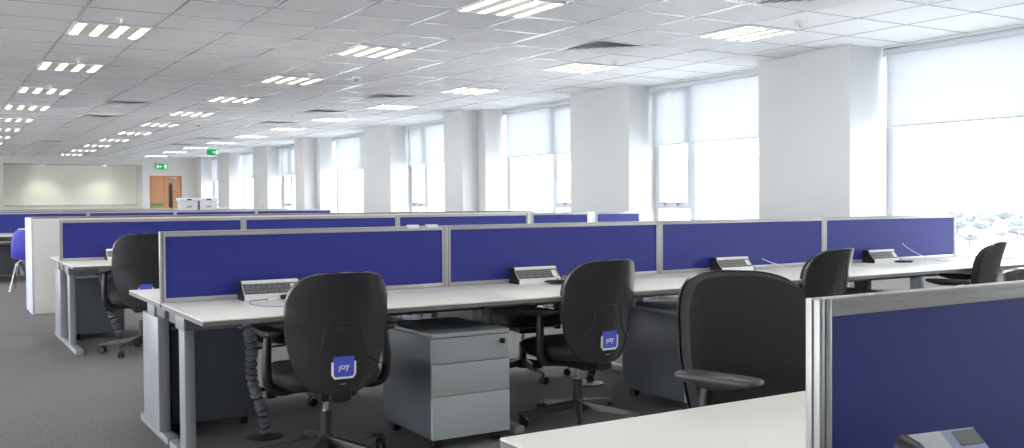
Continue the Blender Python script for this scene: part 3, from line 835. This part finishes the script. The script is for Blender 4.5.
# archive boxes
def abox(x, lab):
    t = empty('archive_box', (x, 20.5, 1.0765), 0, lab, 'archive box', 'archive boxes')
    w, d, h = .36, .32, .25
    m = MB(); m.loft([[(-w/2*k, -d/2*k, z), (w/2*k, -d/2*k, z), (w/2*k, d/2*k, z), (-w/2*k, d/2*k, z)] for k, z in ((.94, 0), (.96, h-.02))]); m.build('box_body', CARD, t)
    m = MB(); m.box(-w/2-.012, w/2+.012, -d/2-.012, d/2+.012, h-.065, h, .004); ld = m.build('lid', CARD, t)
    m = MB(); m.box(-.045, .045, -d/2-.0135, -d/2-.0115, h-.05, h-.022, .001); m.build('hand_hole', SEAM, ld)
    m = MB(); m.box(-.05, .05, -d/2*.965-.004, -d/2*.93, .05, .09); m.build('box_label', GREYL, t)
abox(4.64, 'white lidded archive box on the far cupboards, left of two')
abox(5.03, 'white lidded archive box on the far cupboards, right of two')

# violet visitor chair
v = empty('visitor_chair', (1.31, 15.30, 0), math.radians(-10), 'violet shell visitor chair with slim metal legs, half hidden by the white cupboard', 'chair')
P = []; Pb = []
prof = [(.24, .42), (.20, .445), (.1, .45), (-.05, .435), (-.16, .445), (-.215, .50), (-.235, .60), (-.25, .72), (-.265, .82), (-.27, .86)]
for i, (y, z) in enumerate(prof):
    t_ = i/(len(prof)-1); w = .22+.035*math.sin(PI*t_) if t_ < .8 else .245-.35*(t_-.8)
    r = []; rb = []
    for j in range(13):
        u = -1+j/6
        ww = w*u; bow = .05*u*u
        yy = y+(bow if t_ > .45 else bow*.3); zz = z+(bow*.8 if t_ < .5 else 0)
        r.append((ww, yy, zz)); rb.append((ww*.99, yy-(.012 if t_ > .45 else 0), zz-(.012 if t_ <= .55 else .0)))
    P.append(r); Pb.append(rb)
m = MB(); m.slab(P, Pb); m.build('seat_shell', PURPLE, v, 60)
for sx in (-1, 1):
    for sy_, yy in ((1, .16), (-1, -.16)):
        m = MB(); m.tube([(sx*.15, yy*.8, .425), (sx*.19, yy, .40), (sx*.265, yy*2.1, .012)], .011, 10); m.build('leg', CHROME, v)
        
# phone on the foreground desk near side
ph = empty('desk_phone', (1.255, .867, ZD), math.radians(-10), 'blue-grey desk phone with handset before the foreground screen', 'phone')
def slopebox(m, x0, x1, y0, y1, zf, zb, th, bev=.006):
    F = [[(x0, y0, zf), (x1, y0, zf)], [(x0, y1, zb), (x1, y1, zb)]]; B = [[(x0, y0, zf-th), (x1, y0, zf-th)], [(x0, y1, zb-th), (x1, y1, zb-th)]]
    m.slab(F, B)
    if bev:
        es = [e for e in m.bm.edges]; bmesh.ops.bevel(m.bm, geom=es, offset=bev, segments=3, affect='EDGES')
m = MB(); slopebox(m, -.10, .10, -.19, .02, .05, .155, .03); m.build('phone_body', PHONEB, ph)
m = MB(); m.box(-.07, .07, -.06, .0, .001, .08, .01); m.build('stand', BLACK, ph)
m = MB(); slopebox(m, -.095, -.005, -.16, .012, .067, .1525, .003, 0); m.build('cradle_plate', PHONEW, ph)
m = MB(); slopebox(m, .025, .09, -.02, .008, .1375, .1515, .003, 0); m.build('display', SCREENG, ph)
for i in range(3):
    for j in range(4):
        m = MB(); y = -.05-.026*j; z = .05+(y+.19)*.5; slopebox(m, .018+.026*i, .038+.026*i, y-.018, y, z-.007, z+.003, .006, 0); m.build('key', PHONEW, ph)
m = MB(); pts = [(-.13, -.19, .055), (-.13, -.15, .085), (-.13, -.10, .112), (-.13, -.05, .132), (-.13, -.01, .135)]
m.tube(pts, [.024, .022, .019, .023, .025], 14); m.build('handset', BLACK, ph); ph.scale = (.66, .66, 1.06)

# cables and small things on the desks
def cable(name, pts, r, m_, lab, cat='cable', grp=None):
    P = [Vector(p) for p in pts]; out = []
    for i in range(len(P)-1):
        p0, p1, p2, p3 = P[max(i-1, 0)], P[i], P[i+1], P[min(i+2, len(P)-1)]
        for q in range(6):
            u = q/6; out.append(.5*((2*p1)+(p2-p0)*u+(2*p0-5*p1+4*p2-p3)*u*u+(3*p1-p0-3*p2+p3)*u**3))
    out.append(P[-1]); m = MB(); m.tube(out, r, 8)
    o = m.build(name, m_); return tag(o, lab, cat, grp)
z = ZD+.004
c1 = empty('patch_cable', (-.02, -.06, 0), 0, 'lilac patch cable looping on the desk behind the nearest tagged chair', 'cable')
o = cable('cable_loop', [(1.52, 4.895, z+.004), (1.46, 4.93, z), (1.41, 4.89, z), (1.375, 4.74, z), (1.40, 4.62, z), (1.47, 4.55, z), (1.56, 4.55, z), (1.66, 4.60, z)], .003, CABLEP, None, None); o.parent = c1
m = MB(); m.box(1.505, 1.555, 4.885, 4.905, ZD+.0005, ZD+.02, .004); m.build('plug', WHITEP, c1)
ab = empty('cable_adapter', (1.615, 4.86, ZD), .1, 'dark adapter block on the desk left of the nearest tagged chair', 'adapter')
m = MB(); m.box(-.05, .06, -.03, .03, .0005, .024, .005); m.build('adapter_body', BLACK, ab)
m = MB(); m.box(-.056, -.0505, -.014, .014, .006, .018, .001); m.build('adapter_socket', SEAM, ab)
cc = empty('coiled_cable', (3.24, 4.80, ZD), 0, 'dark coiled cable with a white plug on the desk, left of the middle chair', 'cable')
pts = []
for k in range(60):
    a = 2*PI*k/16; r = .075+.012*math.sin(k*.7); pts.append((r*1.05*math.cos(a), r*math.sin(a), .005+.012*(k/60)))
m = MB(); m.tube(pts, .0035, 6); m.build('coil', BLACK, cc)
m = MB(); m.tube([(.02, .02, .012), (.0, .03, .03), (.03, .05, .045), (.06, .03, .03)], .004, 6); m.build('cable_tail', BLACK, cc)
m = MB(); m.box(-.015, .02, .022, .04, .03, .046, .003); m.build('plug', WHITEP, cc)
cd4 = empty('coiled_cable', (6.42, 4.80, ZD), 0, 'dark coil of cable on the desk near the window end', 'cable')
pts = [((.06+.008*math.sin(k))*math.cos(2*PI*k/16), (.06+.008*math.sin(k))*math.sin(2*PI*k/16), .005+.010*k/48) for k in range(49)]
m = MB(); m.tube(pts, .0035, 6); m.build('coil', BLACK, cd4)
m = MB(); m.box(.05, .09, -.012, .012, .001, .014, .003); m.build('plug', WHITEP, cd4)
pc = cable('data_cable', [(6.70, YA-.018, .865), (6.72, 4.99, .83), (6.76, 4.90, .775), (6.80, 4.78, z+.001), (6.84, 4.66, z), (6.86, 4.52, z)], .003, CABLEW, 'pale cable arching down the rightmost nearest-row screen onto the desk', 'cable')
pc2 = cable('data_cable', [(5.14, YA-.018, .80), (5.18, 4.98, .775), (5.24, 4.93, .75), (5.30, 4.90, z), (5.4, 4.92, z)], .003, CABLEW, 'pale cable right of the power module above the big armchair', 'cable')
t = empty('cable_plug', (5.60, 4.95, ZD), .3, 'small white plug lying by the screen left of the side-view chair', 'plug')
m = MB(); m.box(-.03, .03, -.02, .02, .0005, .03, .006); m.build('plug_body', WHITEP, t)
m = MB(); m.tube([(.03, 0, .012), (.07, .01, .006), (.13, .0, .004)], .003, 6); m.build('plug_lead', WHITEP, t)
m = MB(); m.slab([[(2.19, 4.85, ZD+.0022), (2.26, 4.83, ZD+.0022)], [(2.25, 5.0, ZD+.0022), (2.35, 5.0, ZD+.0022)]], [[(2.19, 4.85, ZD+.0005), (2.26, 4.83, ZD+.0005)], [(2.25, 5.0, ZD+.0005), (2.35, 5.0, ZD+.0005)]])
tag(m.build('paper_sheet', PAPER), 'small white sheet on the desk right of the nearest tagged chair', 'paper')
m = MB(); 
b_ = m.build('unused', PAPER); bpy.data.objects.remove(b_)

# ------------------------------------------------------------------ outside
m = MB(); m.box(XO+6, 1500, -900, 1800, -14.2, -14); o = struct(m.build('ground_outside', LAND))
random.seed(3)
def tree_mesh(seed):
    rnd = random.Random(seed); bm = bmesh.new()
    bmesh.ops.create_icosphere(bm, subdivisions=3, radius=1)
    ph_ = [rnd.uniform(0, 6) for _ in range(6)]
    for v_ in bm.verts:
        c = v_.co; k = 1+.16*math.sin(5*c.x+ph_[0])*math.sin(5*c.y+ph_[1])+.16*math.sin(9*c.z+ph_[2]+6*c.x)+.13*math.sin(13*c.y+ph_[3])
        v_.co = c*k; v_.co.z *= .5
    me = bpy.data.meshes.new('crown'); bm.to_mesh(me); bm.free()
    for p in me.polygons: p.use_smooth = True
    me.materials.append(TREE); return me
crowns = [tree_mesh(s_) for s_ in (1, 2, 3)]
m = MB(); m.cyl((0, 0, 0), (0, 0, 1), .12, .07, n=8); tk = m.build('trunk', TREE); trunk_me = tk.data; bpy.data.objects.remove(tk)
spots = []
while len(spots) < 80:
    az = math.radians(random.uniform(50, 64)); dist = random.uniform(290, 620); r = random.uniform(2.0, 3.8)*dist/400
    x, y = dist*math.sin(az), dist*math.cos(az)
    if all(math.hypot(x-a, y-b) > 1.35*(r+c) for a, b, c in spots): spots.append((x, y, r))
for k, (tx, ty, r) in enumerate(spots):
    t = empty('tree', (tx, ty, -14), random.uniform(0, 6), 'pale hazy tree in the distance through the right-hand window', 'tree', 'distant trees outside the right window')
    t.scale = (r, r, r)
    c = bpy.data.objects.new('crown', crowns[k % 3]); C.objects.link(c); c.parent = t; c.location = (0, 0, 1.15)
    u = bpy.data.objects.new('trunk', trunk_me); C.objects.link(u); u.parent = t
bd = empty('office_building', (118, 190, -14), math.radians(-20), 'pale office block with bands of windows seen through the third window', 'building')
m = MB(); m.box(-14, 14, -8, 8, 0, 18, .0); m.build('building_wall', BLDG, bd)
for f_ in range(5):
    for c_ in range(7):
        m = MB(); x = -13.4+c_*3.9; m.box(x, x+3.5, -8.1, -8.0, 1.2+f_*3.5, 3.2+f_*3.5); m.build('window', BGLS, bd)
m = MB(); m.box(-14.3, 14.3, -8.3, 8.3, 18.01, 18.5); m.build('roof_edge', BLDG, bd)

# ------------------------------------------------------------------ light
w = bpy.data.worlds.new('world'); S.world = w; w.use_nodes = True
nt = w.node_tree; bg = nt.nodes['Background']
bg.inputs['Color'].default_value = (.90, .95, 1.0, 1); bg.inputs['Strength'].default_value = 10.0

S.view_settings.view_transform = 'Standard'; S.view_settings.look = 'None'
S.view_settings.gamma = 1; S.view_settings.use_curve_mapping = False
S.view_settings.exposure = 0.18
S.cycles.max_bounces = 14; S.cycles.diffuse_bounces = 8; S.cycles.glossy_bounces = 4; S.cycles.transparent_max_bounces = 12
S.cycles.caustics_reflective = False; S.cycles.caustics_refractive = False
S.cycles.sample_clamp_indirect = 8
S.cycles.use_denoising = True
